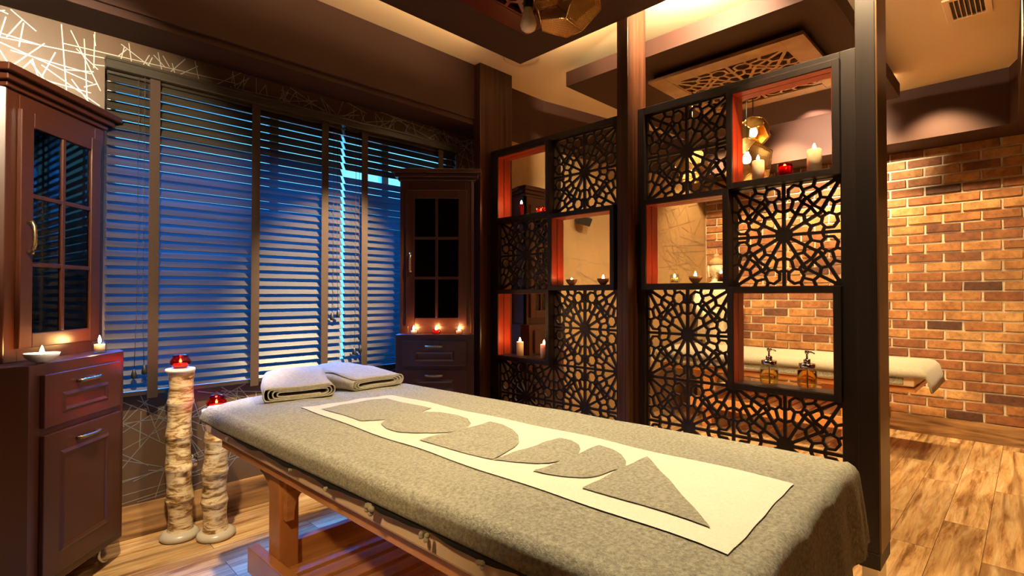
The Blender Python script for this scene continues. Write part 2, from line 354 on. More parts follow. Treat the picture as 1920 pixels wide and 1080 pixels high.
# ------------------------------------------------------------------ blinds
def blind(x0, x1, tapes, cords, label, skip=()):
    r = root('venetian_blind', ((x0+x1)/2, 3.0, .68), label, 'blind', 'dark wooden blinds on the window')
    v = MB(); v.box(x0-.01, x1+.01, 2.95, 3.0, 2.185, 2.235); v.box(x0-.012, x1+.012, 2.945, 3.0, 2.222, 2.236); v.box(x0, x1, 2.985, 3.02, 2.17, 2.22)
    v.build('valance', 'slat', r, .003)
    s = MB(); ti = R(53); n = 0; z = 2.158
    while z > .70:
        if n not in skip:
            jz = random.uniform(-.0012, .0012); jt = ti+R(4)*min(1, max(0, (z-.9)/.8))+random.uniform(-.015, .015)
            c, sn = math.cos(jt)*.027, math.sin(jt)*.027; h = .0014
            y = 2.996; a = (c, sn); nn = (-math.sin(jt)*h, math.cos(jt)*h)
            pts = []
            for sg, q in ((-1, -1), (1, -1), (1, 1), (-1, 1)): pts.append((y+sg*a[0]+q*nn[0], z+jz+sg*a[1]+q*nn[1]))
            vs = [(x, p[0], p[1]) for x in (x0, x1) for p in pts]
            s.add(vs, [(0, 1, 2, 3), (7, 6, 5, 4), (0, 4, 5, 1), (1, 5, 6, 2), (2, 6, 7, 3), (3, 7, 4, 0)])
        z -= .0425; n += 1
    s.build('slats', 'slat', r)
    box('bottom_rail', 'slat', x0, x1, 2.978, 3.012, .678, .700, parent=r, bevel=.002)
    for tx in tapes: box('ladder_tape', 'tape', tx-.021, tx+.021, 2.966, 2.969, .662, 2.2, parent=r)
    for cx, cz in cords:
        c = MB()
        for d in (-.012, .012): c.tube([(cx+d, 2.955, 2.18), (cx+d, 2.957, cz+.3), (cx+d*1.6, 2.956, cz+.03)], .0013, 6)
        cd = c.build('pull_cord', 'tape', r)
        t = MB()
        for d in (-.02, .02): t.lathe([(.002, .045), (.006, .04), (.011, .02), (.012, .006), (.008, 0), (0, 0)], (cx+d, 2.955, cz-.01+d*.4), 12)
        t.build('cord_tassel', 'black', cd)
    return r
blind(.365, 1.512, (.545, 1.005, 1.395), ((.49, .78), (1.455, 1.02)), 'wide dark wooden blind with three brown ladder tapes at the left')
blind(1.532, 2.40, (1.655, 2.25), ((1.60, .80),), 'narrower dark blind behind the rear cabinet with one slat gap', skip=(6,))

# ------------------------------------------------------------------ dropped ceiling panels
def panel(nm, x0, x1, y0, y1, z0, z1, lab):
    return struct(box(nm, 'brown', x0, x1, y0, y1, z0, z1), lab)
panel('trim_6', -.46, 2.33, .72, 2.256, 2.60, 2.66, 'brown dropped ceiling panel over the massage table')
panel('trim_7', 2.807, 4.69, .67, 2.275, 2.60, 2.70, 'brown dropped ceiling panel beyond the lattice screens')

# ------------------------------------------------------------------ lattice pattern
def bars_2d():
    """line segments (p,q,w) of a twelve-fold rosette lattice, unit square centred at origin, rosettes at centre and corners"""
    seg = []; disc = []
    for cx, cy in ((0, 0), (.5, .5), (-.5, .5), (.5, -.5), (-.5, -.5)):
        P = lambda r, a: (cx+r*math.cos(R(a)), cy+r*math.sin(R(a)))
        disc.append((cx, cy, .078))
        for k in range(12):
            a = 30*k
            seg.append((P(.05, a), P(.5 if k % 3 == 0 else .375, a), .029))
            seg.append((P(.218, a), P(.250, a+15), .026)); seg.append((P(.250, a+15), P(.218, a+30), .026))
            if k % 3 == 1:
                seg.append((P(.335, a), P(.340, a+15), .026)); seg.append((P(.340, a+15), P(.335, a+30), .026))
                seg.append((P(.250, a+15), P(.372, a+15), .024))
            else:
                cc = P(.408, a+15); cr = .071
                cell = [(cc[0]+cr*math.cos(R(a+15+180+51.43*j)), cc[1]+cr*math.sin(R(a+15+180+51.43*j))) for j in range(7)]
                if (cx, cy) == (0, 0):
                    for j in range(7): seg.append((cell[j], cell[(j+1) % 7], .023))
                seg.append((P(.335, a), cell[6] if 0 else P(.352, a+6.5), .024)); seg.append((P(.335, a+30), P(.352, a+23.5), .024))
                seg.append((P(.250, a+15), P(.338, a+15), .024))
    return [s_ for s_ in seg if s_[2] > 0], disc
SEG, DISC = bars_2d()
def clip_poly(poly, lo, hi):
    for ax in (0, 1):
        for sgn, lim in ((1, lo), (-1, hi)):
            out = []
            for i in range(len(poly)):
                p, q = poly[i], poly[(i+1) % len(poly)]
                ip, iq = sgn*(p[ax]-lim) >= 0, sgn*(q[ax]-lim) >= 0
                if ip: out.append(p)
                if ip != iq:
                    tt = (lim-p[ax])/(q[ax]-p[ax]); out.append((p[0]+tt*(q[0]-p[0]), p[1]+tt*(q[1]-p[1])))
            poly = out
            if len(poly) < 3: return []
    return poly
def lattice(mb, T, depth=.016):
    """T maps (u,v,w) of the unit square to the world"""
    i = 0
    seen = set()
    def put(poly):
        nonlocal i
        poly = clip_poly(poly, -.5, .5)
        if len(poly) < 3: return
        cxx = sum(p[0] for p in poly)/len(poly); cyy = sum(p[1] for p in poly)/len(poly)
        key = (round(cxx, 3), round(cyy, 3))
        if key in seen and len(poly) == 4: return
        seen.add(key)
        e = i*6e-6; i += 1
        mb.prism(poly, -depth/2+e, depth/2-e, 0, T)
    for (p, q, w) in SEG:
        dx, dy = q[0]-p[0], q[1]-p[1]; l = math.hypot(dx, dy)
        if l < 1e-6: continue
        dx, dy = dx/l, dy/l; h = w/2; ex = .004
        put([(p[0]-dx*ex-dy*h, p[1]-dy*ex+dx*h), (p[0]-dx*ex+dy*h, p[1]-dy*ex-dx*h), (q[0]+dx*ex+dy*h, q[1]+dy*ex-dx*h), (q[0]+dx*ex-dy*h, q[1]+dy*ex+dx*h)])
    for cx, cy, r in DISC: put([(cx+r*math.cos(R(30*k+15)), cy+r*math.sin(R(30*k+15))) for k in range(12)])

# ------------------------------------------------------------------ room divider screens
XS = 2.50; SZ = [.24, .7125, 1.185, 1.6575, 2.13]
def divider(ya, yb, inner_a, inner_b, niches, label, ytop_cut=None):
    """ya > yb: left (far) and right (near) outer edges; niches: set of (col,row), col 0 = left in the view"""
    r = root('lattice_screen', (XS+.03, (ya+yb)/2, .2), label, 'screen', 'tall lattice screens with candle niches')
    f = MB(); x0, x1 = XS, XS+.055
    f.box(x0, x1, inner_a, ya, .2, 2.17); f.box(x0, x1, yb, inner_b, .2, 2.17)
    f.box(x0, x1, inner_b, inner_a, .2, .24); f.box(x0, x1, inner_b, inner_a, 2.13, 2.17)
    f.build('frame', 'screen', r, .002)
    ym = (inner_a+inner_b)/2; cols = [(ym, inner_a), (inner_b, ym)]
    for ci, (y0, y1) in enumerate(cols):
        for ri in range(4):
            z0, z1 = SZ[ri], SZ[ri+1]
            if (ci, ri) in niches:
                t = .024; n = MB(); a, b_ = x0-.03, x0+.095
                o = .004
                n.box(a, b_, y0-o, y0+t, z0-o, z1+o); n.box(a, b_, y1-t, y1+o, z0-o, z1+o)
                n.box(a, b_, y0+t, y1-t, z0-o, z0+t); n.box(a, b_, y0+t, y1-t, z1-t, z1+o)
                nb = n.build('niche_box', 'screen', r, .0015)
                li = MB(); e = .0025; c = a+.006; d = b_-.004
                for c_, d_ in ((c, c+.05), (c+.055, d)):
                    li.box(c_, d_, y0+t, y0+t+e, z0+t+e, z1-t-e); li.box(c_, d_, y1-t-e, y1-t, z0+t+e, z1-t-e)
                    li.box(c_, d_, y0+t, y1-t, z1-t-e, z1-t)
                li.build('lining', 'niche', nb)
                sh = MB(); sh.box(c, d, y0+t, y1-t, z0+t, z0+t+e); sh.build('niche_shelf', 'screen', nb)
            else:
                l = MB(); w_, h_ = y1-y0, z1-z0
                lattice(l, lambda u, v, w, y1=y1, z0=z0, w_=w_, h_=h_: (XS+.03+w, y1-(u+.5)*w_, z0+(v+.5)*h_))
                l.build('lattice_panel', 'screen', r)
    return r
divider(2.714, 1.592, 2.635, 1.665, {(0, 3), (1, 2), (0, 1)}, 'left lattice screen with three niches, between the dark column and the centre post')
divider(1.522, .487, 1.483, .56, {(1, 3), (0, 2), (1, 1)}, 'right lattice screen with three niches, its lower niche holding two soap dispensers')

box_p = box('wooden_post', 'post', 2.40, 2.585, 1.523, 1.591, .10, ZC, bevel=.002)
tag(box_p, 'tall striped wooden post between the two lattice screens', 'post')
fp = root('wooden_post', (2.49, .453, 0), 'tall dark wooden post at the right end of the screens on a steel foot', 'post')
box('shaft', 'screen', 2.40, 2.585, .420, .486, .16, ZC, parent=fp, bevel=.002)
box('base_block', 'screen', 2.397, 2.588, .417, .486, .10, .16, parent=fp, bevel=.002)
box('steel_foot', 'steel', 2.412, 2.57, .428, .480, 0, .10, parent=fp, bevel=.002)
tag(box('wooden_column', 'post', 2.40, 2.715, 2.715, 2.782, 0, ZC, bevel=.002), 'dark wooden column behind the right side of the rear cabinet', 'column')
box('side_panel', 'sidewood', 2.402, 2.583, .414, .4199, .162, ZC-.001, parent=fp)  # thin golden brown sheet, lighter than the shaft, on one face
# centre post foot
ft = box('steel_foot', 'steel', 2.41, 2.575, 1.533, 1.581, 0, .10); attach(ft, box_p)

# ceiling lattices
def ceil_lattice(x0, x1, y0, y1, zb, zt, label, mat):
    r = root('ceiling_lattice', ((x0+x1)/2, (y0+y1)/2, zb), label, 'ceiling lattice', 'square carved lattices under the dropped panels')
    w_ = .115; f = MB()
    f.box(x0, x1, y0, y0+w_, zb, zb+.022); f.box(x0, x1, y1-w_, y1, zb, zb+.022)
    f.box(x0, x0+w_, y0+w_, y1-w_, zb, zb+.022); f.box(x1-w_, x1, y0+w_, y1-w_, zb, zb+.022)
    f.build('border', mat, r, .0015)
    l = MB(); a = x1-x0-2*w_; b_ = y1-y0-2*w_
    lattice(l, lambda u, v, w: (x0+w_+(u+.5)*a, y0+w_+(v+.5)*b_, zb+.012+w), .018)
    l.build('lattice_panel', mat, r)
    s = MB(); g = .03
    for q in ((x0+g, x1-g, y0+g, y0+2*g), (x0+g, x1-g, y1-2*g, y1-g), (x0+g, x0+2*g, y0+2*g, y1-2*g), (x1-2*g, x1-g, y0+2*g, y1-2*g)): s.box(*q, zb+.022, zt)
    s.build('spacer_frame', 'screen', r)
ceil_lattice(3.05, 3.98, .85, 1.78, 2.545, 2.598, 'carved square ceiling lattice seen above the right screen', 'tanwood')
M['redlac'] = plain('deep red lacquer', (.10, .012, .006), .3, Coat_Weight=.3)
ceil_lattice(1.09, 2.02, .98, 1.915, 2.55, 2.598, 'dark red carved ceiling lattice at the top edge beside the bulb', 'redlac')

# ------------------------------------------------------------------ pendants
def poly_lamp(mb, c, r, rot, mi_face=0, seed=1):
    bm = bmesh.new(); bmesh.ops.create_icosphere(bm, subdivisions=1, radius=1)
    cs = [f.calc_center_median().normalized() for f in bm.faces]; bm.free()
    bm = bmesh.new()
    for q in cs: bm.verts.new(q)
    # only icosahedron (20 faces) -> dodecahedron
    bmesh.ops.convex_hull(bm, input=bm.verts); bmesh.ops.dissolve_limit(bm, angle_limit=R(8), verts=bm.verts, edges=bm.edges)
    mt = Matrix.Translation(c) @ Matrix.Rotation(rot[2], 4, 'Z') @ Matrix.Rotation(rot[0], 4, 'X') @ Matrix.Scale(r, 4)
    bm.transform(mt); bm.normal_update(); return bm
def pendant(name, c, r, rot, label, ztop, face_mat, open_dirs=(), lit=False, group=None):
    rt = root(name, c, label, 'pendant lamp', group)
    bm = bmesh.new(); bmesh.ops.create_icosphere(bm, subdivisions=1, radius=1)
    # icosahedron face centres = dodecahedron vertices
    bm.free(); bm = bmesh.new(); bmesh.ops.create_icosphere(bm, subdivisions=1, radius=1)
    cs = [f.calc_center_median().normalized() for f in bm.faces]; bm.free()
    bm = bmesh.new()
    for q in cs: bm.verts.new(q)
    bmesh.ops.convex_hull(bm, input=list(bm.verts)); bmesh.ops.dissolve_limit(bm, angle_limit=R(6), verts=list(bm.verts), edges=list(bm.edges))
    bm.transform(Matrix.Translation(c) @ Matrix.Rotation(rot[2], 4, 'Z') @ Matrix.Rotation(rot[0], 4, 'X') @ Matrix.Scale(r, 4)); bm.normal_update()
    uvl = bm.loops.layers.uv.new('UVMap'); e = MB()
    kill = []
    for f in bm.faces:
        n = f.normal; a = (f.verts[1].co-f.verts[0].co).normalized(); b_ = n.cross(a)
        for l in f.loops: l[uvl].uv = ((l.vert.co-f.verts[0].co).dot(a), (l.vert.co-f.verts[0].co).dot(b_))
        if any(n.dot(Vector(d).normalized()) > .9 for d in open_dirs): kill.append(f)
    for ed in bm.edges: e.tube([ed.verts[0].co, ed.verts[1].co], .0022, 6)
    bmesh.ops.delete(bm, geom=kill, context='FACES_ONLY')
    me = bpy.data.meshes.new('shade'); bm.to_mesh(me); bm.free(); me.materials.append(M[face_mat])
    sh = bpy.data.objects.new('shade', me); COL.objects.link(sh); attach(sh, rt)
    e.build('seam_wire', 'brass', sh)
    s = MB().tube([(c[0], c[1], c[2]+r*.5), (c[0], c[1], ztop)], .003, 8); s.build('cord', 'black', rt)
    h = MB().lathe([(.018, 0), (.02, .03), (.012, .05), (0, .05)], (c[0], c[1], c[2]+r*.45), 16); h.build('lamp_holder', 'black', rt)
    bl = MB().lathe([(0, -.045), (.018, -.04), (.027, -.022), (.026, -.006), (.014, .02), (.012, .032)], (c[0], c[1], c[2]+r*.45-.03), 20)
    bl.build('bulb', 'lamp' if lit else 'bulb', rt)
    return rt
pendant('pendant_lamp', (1.60, 1.30, 2.335), .150, (R(12), 0, R(20)), 'brass perforated polyhedral pendant lamp at the top edge above the table', 2.6, 'perf', open_dirs=((-.6, -.4, -.3),))
bl = root('pendant_bulb', (1.545, 1.45, 2.25), 'bare frosted bulb in a black holder hanging beside the brass pendant', 'light bulb')
bb = MB().lathe([(0, -.062), (.014, -.060), (.028, -.051), (.0345, -.034), (.033, -.017), (.022, .012), (.0165, .030), (.0165, .040)], (1.545, 1.45, 2.29), 28); bb.build('bulb', 'bulb', bl)
MB().lathe([(.019, .036), (.0205, .04), (.0205, .12), (.014, .132), (.004, .135), (.004, .30)], (1.545, 1.45, 2.29), 20).build('lamp_holder', 'black', bl)
GP = 'cluster of polyhedral pendants behind the right screen'
pendant('pendant_lamp', (3.62, 1.32, 2.24), .115, (R(20), 0, R(50)), 'golden polyhedral pendant with a glowing bulb, seen in the top right niche', 2.545, 'brass', open_dirs=((-.7, -.5, -.35),), lit=True, group=GP)
pendant('pendant_lamp', (3.40, 1.28, 1.99), .165, (R(35), 0, R(10)), 'large bronze perforated pendant behind the left candle of the top right niche', 2.545, 'perf', lit=True, group=GP)
pendant('pendant_lamp', (3.35, 1.62, 2.02), .120, (R(5), 0, R(70)), 'small perforated pendant seen through the upper left panel of the right screen', 2.545, 'perf', group=GP)

# ------------------------------------------------------------------ ceiling fittings
sp = root('ceiling_speaker', (2.54, 2.45, ZC), 'round flat speaker grille in the cream ceiling at the dropped panel corner', 'ceiling speaker')
MB().lathe([(.125, 0), (.125, -.006), (.112, -.010)], (2.54, 2.45, ZC), 40).build('rim', 'ceil', sp)
MB().lathe([(.110, -.006), (.02, -.009), (0, -.009)], (2.54, 2.45, ZC), 40).build('grille', plain('grey beige grille', (.24, .18, .11), .8), sp)
vt = root('ceiling_vent', (3.88, .25, ZC), 'slatted air vent in the cream ceiling at the top right', 'ceiling vent')
v = MB(); X0, X1, Y0, Y1 = 3.70, 4.02, .14, .34; zz = ZC-.012
v.box(X0, X1, Y0, Y0+.03, zz, ZC); v.box(X0, X1, Y1-.03, Y1, zz, ZC); v.box(X0, X0+.03, Y0+.03, Y1-.03, zz, ZC); v.box(X1-.03, X1, Y0+.03, Y1-.03, zz, ZC)
v.build('frame', 'ceil', vt, .002)
v = MB()
for k in range(7): v.box(X0+.03, X1-.03, Y0+.045+k*.021, Y0+.049+k*.021, zz+.001, ZC-.001)
v.build('fins', 'ceil', vt)
box('duct_shade', 'black', X0+.03, X1-.03, Y0+.03, Y1-.03, ZC-.0015, ZC-.0003, parent=vt)  # black sheet standing in for the shade inside the duct
wsp = root('wall_spotlight', (3.62, 2.80, 1.80), 'small black box spotlight on the far wallpaper wall, seen in the centre left niche', 'spotlight')
Tm = Matrix.Translation((3.62, 2.745, 1.80)) @ Matrix.Rotation(R(25), 4, 'X') @ Matrix.Rotation(R(-20), 4, 'Z')
MB().box(-.06, .06, -.04, .04, -.035, .035, 0, lambda x, y, z: tuple(Tm @ Vector((x, y, z)))).build('housing', 'black', wsp, .003)
MB().tube([(3.62, 2.745, 1.80), (3.62, 2.825, 1.80)], .012, 12).build('bracket', 'black', wsp)
skt = root('wall_socket', (.72, YW, .31), 'round chrome door stop on the low wall between the bamboo pillars', 'wall fitting')
MB().lathe([(.034, 0), (.036, .006), (.030, .014), (.018, .017), (.014, .045), (.020, .052), (.020, .06), (0, .062)], (0, 0, 0), 24).build('body', 'chrome', skt)
q = skt.children[0]; q.matrix_parent_inverse = Matrix.Identity(4); q.rotation_euler = (R(90), 0, 0)

# ------------------------------------------------------------------ cabinets
class Front:
    def __init__(s, Lp, Rp):
        s.L = Vector((*Lp, 0)); d = Vector((*Rp, 0))-s.L; s.W = d.length; s.u = d.normalized(); s.n = Vector((s.u.y, -s.u.x, 0))
    def T(s, u, w, z): p = s.L+s.u*u+s.n*w; return (p.x, p.y, z)
def handle(F, u, z, w, parent, length=.11, vertical=False):
    m = MB(); n = 15; pts = []; rs = []
    for k in range(n):
        t = (k/(n-1)-.5)*length
        arch = .026-.012*(2*abs(t)/length)**3
        p = F.T(u+(0 if vertical else t), w+arch, z+(t if vertical else 0)); pts.append(p); rs.append(.0088 if k % 2 == 0 else .0060)
    m.tube(pts, .006, 8, rs=rs, flat=1.0)
    for sg in (-1, 1):
        t = sg*length*.46; m.tube([F.T(u+(0 if vertical else t), w, z+(t if vertical else 0)), F.T(u+(0 if vertical else t), w+.018, z+(t if vertical else 0))], .006, 8)
    return m.build('handle', 'bronze', parent)
def fielded(F, u0, u1, z0, z1, name, parent, field=True, inset=.075, slot=False):
    m = MB(); t = .018
    m.box(u0, u1, .001, t, z0, z1, 0, F.T)
    o = m.build(name, 'cabinet', parent, .003)
    if field:
        fr = MB(); a, b_, c, d = u0+inset, u1-inset, z0+inset*(.55 if slot else 1), z1-inset*(.9 if slot else 1)
        if slot: c, d = z0+(z1-z0)*.26, z0+(z1-z0)*.55
        # raised moulding ring with sloped sides around a flat field
        g = .011; ring = [((a, c), (b_, c)), ((b_, c), (b_, d)), ((b_, d), (a, d)), ((a, d), (a, c))]
        cx, cz = (a+b_)/2, (c+d)/2
        def P(x, z_, k, w): return F.T(x+(g*k if x < cx else -g*k), w, z_+(g*k if z_ < cz else -g*k))
        for (p, q_) in ring:
            vs = [P(*p, -1, t), P(*q_, -1, t), P(*q_, 0, t+.006), P(*p, 0, t+.006), P(*p, 1, t+.001), P(*q_, 1, t+.001)]
            fr.add(vs, [(0, 1, 2, 3), (3, 2, 5, 4)])
        fr.build('moulding', 'cabinet', o)
    return o
def rbox(m, F, u0, u1, w0, w1, z0, z1): m.box(u0, u1, w0, w1, z0, z1, 0, F.T)
def inset_poly(poly, d):
    c = Vector((sum(p[0] for p in poly)/len(poly), sum(p[1] for p in poly)/len(poly))); out = []
    for p in poly:
        q = Vector(p); v_ = (c-q); out.append(tuple(q+v_.normalized()*d))
    return out
def cabinet(base, up, label, zt=.905, ztop=1.90, zb=.09, drawers=((.66, .86),), door=(.15, .63), legs=(), handle_left=True, gap=.0):
    rx = sum(p[0] for p in base)/len(base); ry = sum(p[1] for p in base)/len(base)
    r = root('corner_cabinet', (rx, ry, 0), label, 'cabinet', 'brown lacquered cabinets with glazed tops')
    F = Front(base[0], base[1]); U = Front(up[0], up[1]); W_ = F.W
    MB().prism(base, zb, zt).build('base_body', 'cabinet', r, .003)
    MB().prism(base, .02, zb-.0, 0).v
    for z0, z1 in drawers:
        d = fielded(F, .045, W_-.045, z0, z1, 'drawer', r, slot=True, inset=.09); handle(F, W_/2, z0+(z1-z0)*.78, .018, d)
    if door:
        d = fielded(F, .045, W_-.045, door[0], door[1], 'door', r, inset=.085); handle(F, W_/2, door[1]-.045, .018, d)
    # upper body: side walls, back, top, front rails
    b_ = MB(); wall_t = .018; n = len(up)
    for i in range(1, n):
        G = Front(up[i], up[(i+1) % n]); b_.box(0, G.W, -wall_t, 0, zt, ztop, 0, G.T)
    pin = inset_poly(up, .01)
    b_.prism(pin, ztop-.03, ztop); b_.prism(pin, zt, zt+.02)
    w2 = U.W; e = .055
    rbox(b_, U, 0, e, -.02, 0, zt, ztop); rbox(b_, U, w2-e, w2, -.02, 0, zt, ztop); rbox(b_, U, e, w2-e, -.02, 0, ztop-.07, ztop); rbox(b_, U, e, w2-e, -.02, 0, zt, zt+.055)
    b_.build('hutch_body', 'cabinet', r, .002)
    pin = inset_poly(up, .035)
    for k in (1, 2): MB().prism(pin, zt+(ztop-zt)*k/3-.008, zt+(ztop-zt)*k/3+.008).build('inner_shelf', 'cabinet', r)
    # glazed door
    d = MB(); a0, a1, c0, c1 = e-.012, w2-e+.012, zt+.048, ztop-.062; st = .055; t0, t1 = .001, .019
    rbox(d, U, a0, a0+st, t0, t1, c0, c1); rbox(d, U, a1-st, a1, t0, t1, c0, c1); rbox(d, U, a0+st, a1-st, t0, t1, c1-st, c1); rbox(d, U, a0+st, a1-st, t0, t1, c0, c0+st)
    dr = d.build('glass_door', 'cabinet', r, .003)
    mu = MB(); um = (a0+a1)/2
    rbox(mu, U, um-.008, um+.008, .004, .017, c0+st, c1-st)
    for k in (1, 2):
        zz_ = c0+st+(c1-c0-2*st)*k/3; rbox(mu, U, a0+st, um-.008, .004, .017, zz_-.008, zz_+.008); rbox(mu, U, um+.008, a1-st, .004, .017, zz_-.008, zz_+.008)
    mu.build('glazing_bars', 'cabinet', dr, .002)
    p = MB(); rbox(p, U, a0+st, a1-st, .005, .009, c0+st, c1-st); p.build('pane', 'pane', dr)
    handle(U, a0+.03 if handle_left else a1-.03, (c0+c1)/2-.03, .019, dr, .12, True)
    # cornice in steps, growing outward on the front and the sides beside it
    cs = MB()
    for z0, z1, g in ((ztop, ztop+.02, .012), (ztop+.02, ztop+.045, .030), (ztop+.045, ztop+.072, .050)):
        q0 = U.T(-g, g, 0); q1 = U.T(w2+g, g, 0); b0 = U.T(-g, -.035, 0); b1 = U.T(w2+g, -.035, 0)
        cs.prism([q0[:2], q1[:2], b1[:2]]+[tuple(p_) for p_ in inset_poly(up, .012)[2:]]+[b0[:2]], z0, z1)
    cs.build('cornice', 'cabinet', r, .004)
    for (lx, ly, ang) in legs:
        lg = MB(); pts = []
        for k in range(13):
            a = R(-90+180*k/12*1.0); pts.append((lx+math.cos(ang)*(.05*math.cos(a)), ly+math.sin(ang)*(.05*math.cos(a)), .056+.05*math.sin(a)*-1))
        lg.tube([(lx, ly, zb+.002)]+pts[::1], .0065, 10); lg.build('leg', 'steel', r)
    return r
cabinet([(.094, 2.46), (.414, 2.84), (.414, 2.935), (.33, 2.935), (.33, 3.012), (-.45, 3.012), (-.45, 2.46)], [(.03, 2.60), (.352, 2.975), (.335, 3.012), (-.44, 3.012), (-.44, 2.60)],
        'brown corner cabinet at the left edge, seen from the side, with drawer and panelled door', door=(.13, .65), drawers=((.675, .865),), legs=((.36, 2.83, R(-130)), (.02, 2.52, R(-130)), (-.38, 2.6, 0), (-.35, 2.95, 0)))
cabinet([(1.812, 2.856), (2.164, 2.504), (2.375, 2.935), (1.88, 2.935)], [(1.885, 2.922), (2.235, 2.592), (2.36, 2.935), (1.90, 2.935)],
        'brown corner cabinet at the rear facing the camera with three candles on its ledge', zt=.90, drawers=((.705, .862), (.52, .68)), door=(.13, .495), legs=((1.87, 2.86, 0), (2.17, 2.58, 0), (2.30, 2.95, 0)))
cabinet([(2.80, 2.62), (3.20, 2.62), (3.20, 2.872), (2.80, 2.872)], [(2.84, 2.70), (3.17, 2.70), (3.17, 2.872), (2.84, 2.872)],
        'brown cabinet beyond the left screen, seen through its lower niche', zt=.93, drawers=((.72, .89),), door=(.13, .70), legs=((2.86, 2.7, 0), (3.14, 2.7, 0), (2.86, 2.83, 0), (3.14, 2.83, 0)))

# ------------------------------------------------------------------ bamboo pillars
def pillar(x, y, H, label, seed):
    r = root('bamboo_pillar', (x, y, 0), label, 'candle stand', 'ceramic bamboo candle pillars')
    rnd = random.Random(seed); n = 5 if H > .7 else 4; prof = []; seg = (H-.035)/n; z0 = .028
    for k in range(n):
        s_ = .0545+rnd.uniform(-.0015, .0015)
        for t, rr in ((0, 1.05), (.025, 1.07), (.05, 1.02), (.3, .95), (.5, .915), (.75, .95), (.94, 1.01), (.975, 1.06)): prof.append((s_*rr, z0+seg*(k+t)))
    prof += [(.058, H-.008), (.056, H), (.0, H-.002)]
    m = MB(); m.lathe(prof, (x, y, 0), 36, fn=lambda a, z: 1+.008*math.sin(3*a+z*20)+.010*math.sin(a*2+z*9)+.02*math.exp(-((a-3.9)/.07)**2))
    # slight lean wobble
    m.v = [(vx+.006*math.sin(vz*9+seed), vy+.005*math.cos(vz*7+seed), vz) for vx, vy, vz in m.v]
    m.build('stem', 'bamboo', r)
    MB().lathe([(0, 0), (.076, 0), (.083, .008), (.082, .022), (.068, .034), (.05, .036), (0, .036)], (x, y, 0), 36, fn=lambda a, z: 1+.05*math.cos(a+.8)).build('foot', 'foot', r)
    MB().lathe([(.058, H-.014), (.063, H-.008), (.061, H+.001), (.052, H+.003), (0, H+.001)], (x, y, 0), 32).build('top_rim', 'cream', r)
pillar(.640, 2.880, .80, 'taller ceramic bamboo pillar with streaked brown glaze beside the left cabinet', 1)
pillar(.765, 2.765, .605, 'shorter ceramic bamboo pillar beside the corner of the massage table', 3)

# ------------------------------------------------------------------ candles
def flame(mb, c, h=.030, r=.0068):
    mb.lathe([(0, 0), (r*.75, h*.10), (r, h*.28), (r*.8, h*.52), (r*.35, h*.82), (0, h)], c, 12)
def wick(c, h, parent): MB().tube([c, (c[0], c[1], c[2]+h)], .0009, 6).build('wick', 'black', parent)
def pillar_candle(c, r, h, mat, label, group, lit=True, fh=.026):
    o = root('pillar_candle', c, label, 'candle', group)
    MB().lathe([(0, 0), (r, 0), (r, h-.003), (r-.002, h), (r*.7, h-.001), (r*.5, h-.004), (0, h-.005)], c, 28).build('wax', mat, o)
    wick((c[0], c[1], c[2]+h-.006), .010, o)
    if lit: m = MB(); flame(m, (c[0], c[1], c[2]+h+.002), fh); m.build('flame', 'flame', o)
    return o
def glass_cup(c, r, h, gmat, wmat, label, group, name='tealight_holder', fm='smallflame', prof=None, fz=.5, fh=.018):
    o = root(name, c, label, 'candle holder', group)
    pr = prof or [(0, 0), (r*.85, 0), (r, h*.15), (r, h*.9), (r*.93, h), (r*.88, h*.97), (r*.90, h*.2), (r*.75, h*.12), (0, h*.12)]
    MB().lathe(pr, c, 28).build('cup', gmat, o)
    MB().lathe([(0, h*.14), (r*.72, h*.14), (r*.72, h*fz), (0, h*fz)], c, 20).build('wax', wmat, o)
    m = MB(); flame(m, (c[0], c[1], c[2]+h*fz+.004), fh, .0058); m.build('flame', fm, o)
    return o
G1 = 'candles in the screen niches'
xs = XS+.045
def nz(row): return SZ[row]+.0265+.0005
def ypx(px, x=xs): u = (px-960)/975; return x*(1-u)/(1+u)
# left screen
pillar_candle((xs, 2.454, nz(3)), .016, .085, 'redwax', 'thin red lit pillar candle in the top left niche', G1)
def dotted_cup(c, label):
    o = root('tealight_holder', c, label, 'candle holder', G1); r, h = .030, .044
    MB().lathe([(0, 0), (r, 0), (r, h), (r-.003, h), (r-.003, .004), (0, .004)], c, 28).build('cup', 'redglass', o)
    d = MB()
    for ro in range(3):
        for k in range(12):
            a = 2*math.pi*(k+.5*(ro % 2))/12; p = (c[0]+(r+.0005)*math.cos(a), c[1]+(r+.0005)*math.sin(a), c[2]+.009+ro*.013)
            d.lathe([(0, -.004), (.0035, -.002), (.0045, 0), (.0035, .002), (0, .004)], p, 8)
    d.build('beads', 'wax', o)
    MB().lathe([(0, .005), (.024, .005), (.024, .018), (0, .018)], c, 20).build('wax', 'wax', o)
    m = MB(); flame(m, (c[0], c[1], c[2]+.02), .018, .0045); m.build('flame', 'smallflame', o)
dotted_cup((xs, 2.275, nz(3)), 'low round beaded red and white glass tealight in the top left niche')
def bowl(c, label, group, r=.036, h=.036, mat='pot', fh=.030, fm='flame'):
    o = root('candle_bowl', c, label, 'candle bowl', group)
    MB().lathe([(0, 0), (r*.35, 0), (r*.6, h*.18), (r*.9, h*.6), (r, h), (r*.94, h), (r*.82, h*.6), (r*.5, h*.28), (0, h*.22)], c, 28, fn=lambda a, z: 1+.04*math.sin(3*a)).build('shell', mat, o)
    MB().lathe([(0, h*.24), (r*.55, h*.35), (r*.80, h*.66), (0, h*.66)], c, 24).build('wax', 'wax', o)
    wick((c[0], c[1], c[2]+h*.6), .010, o)
    m = MB(); flame(m, (c[0], c[1], c[2]+h*.70+.004), fh); m.build('flame', fm, o)
    return o
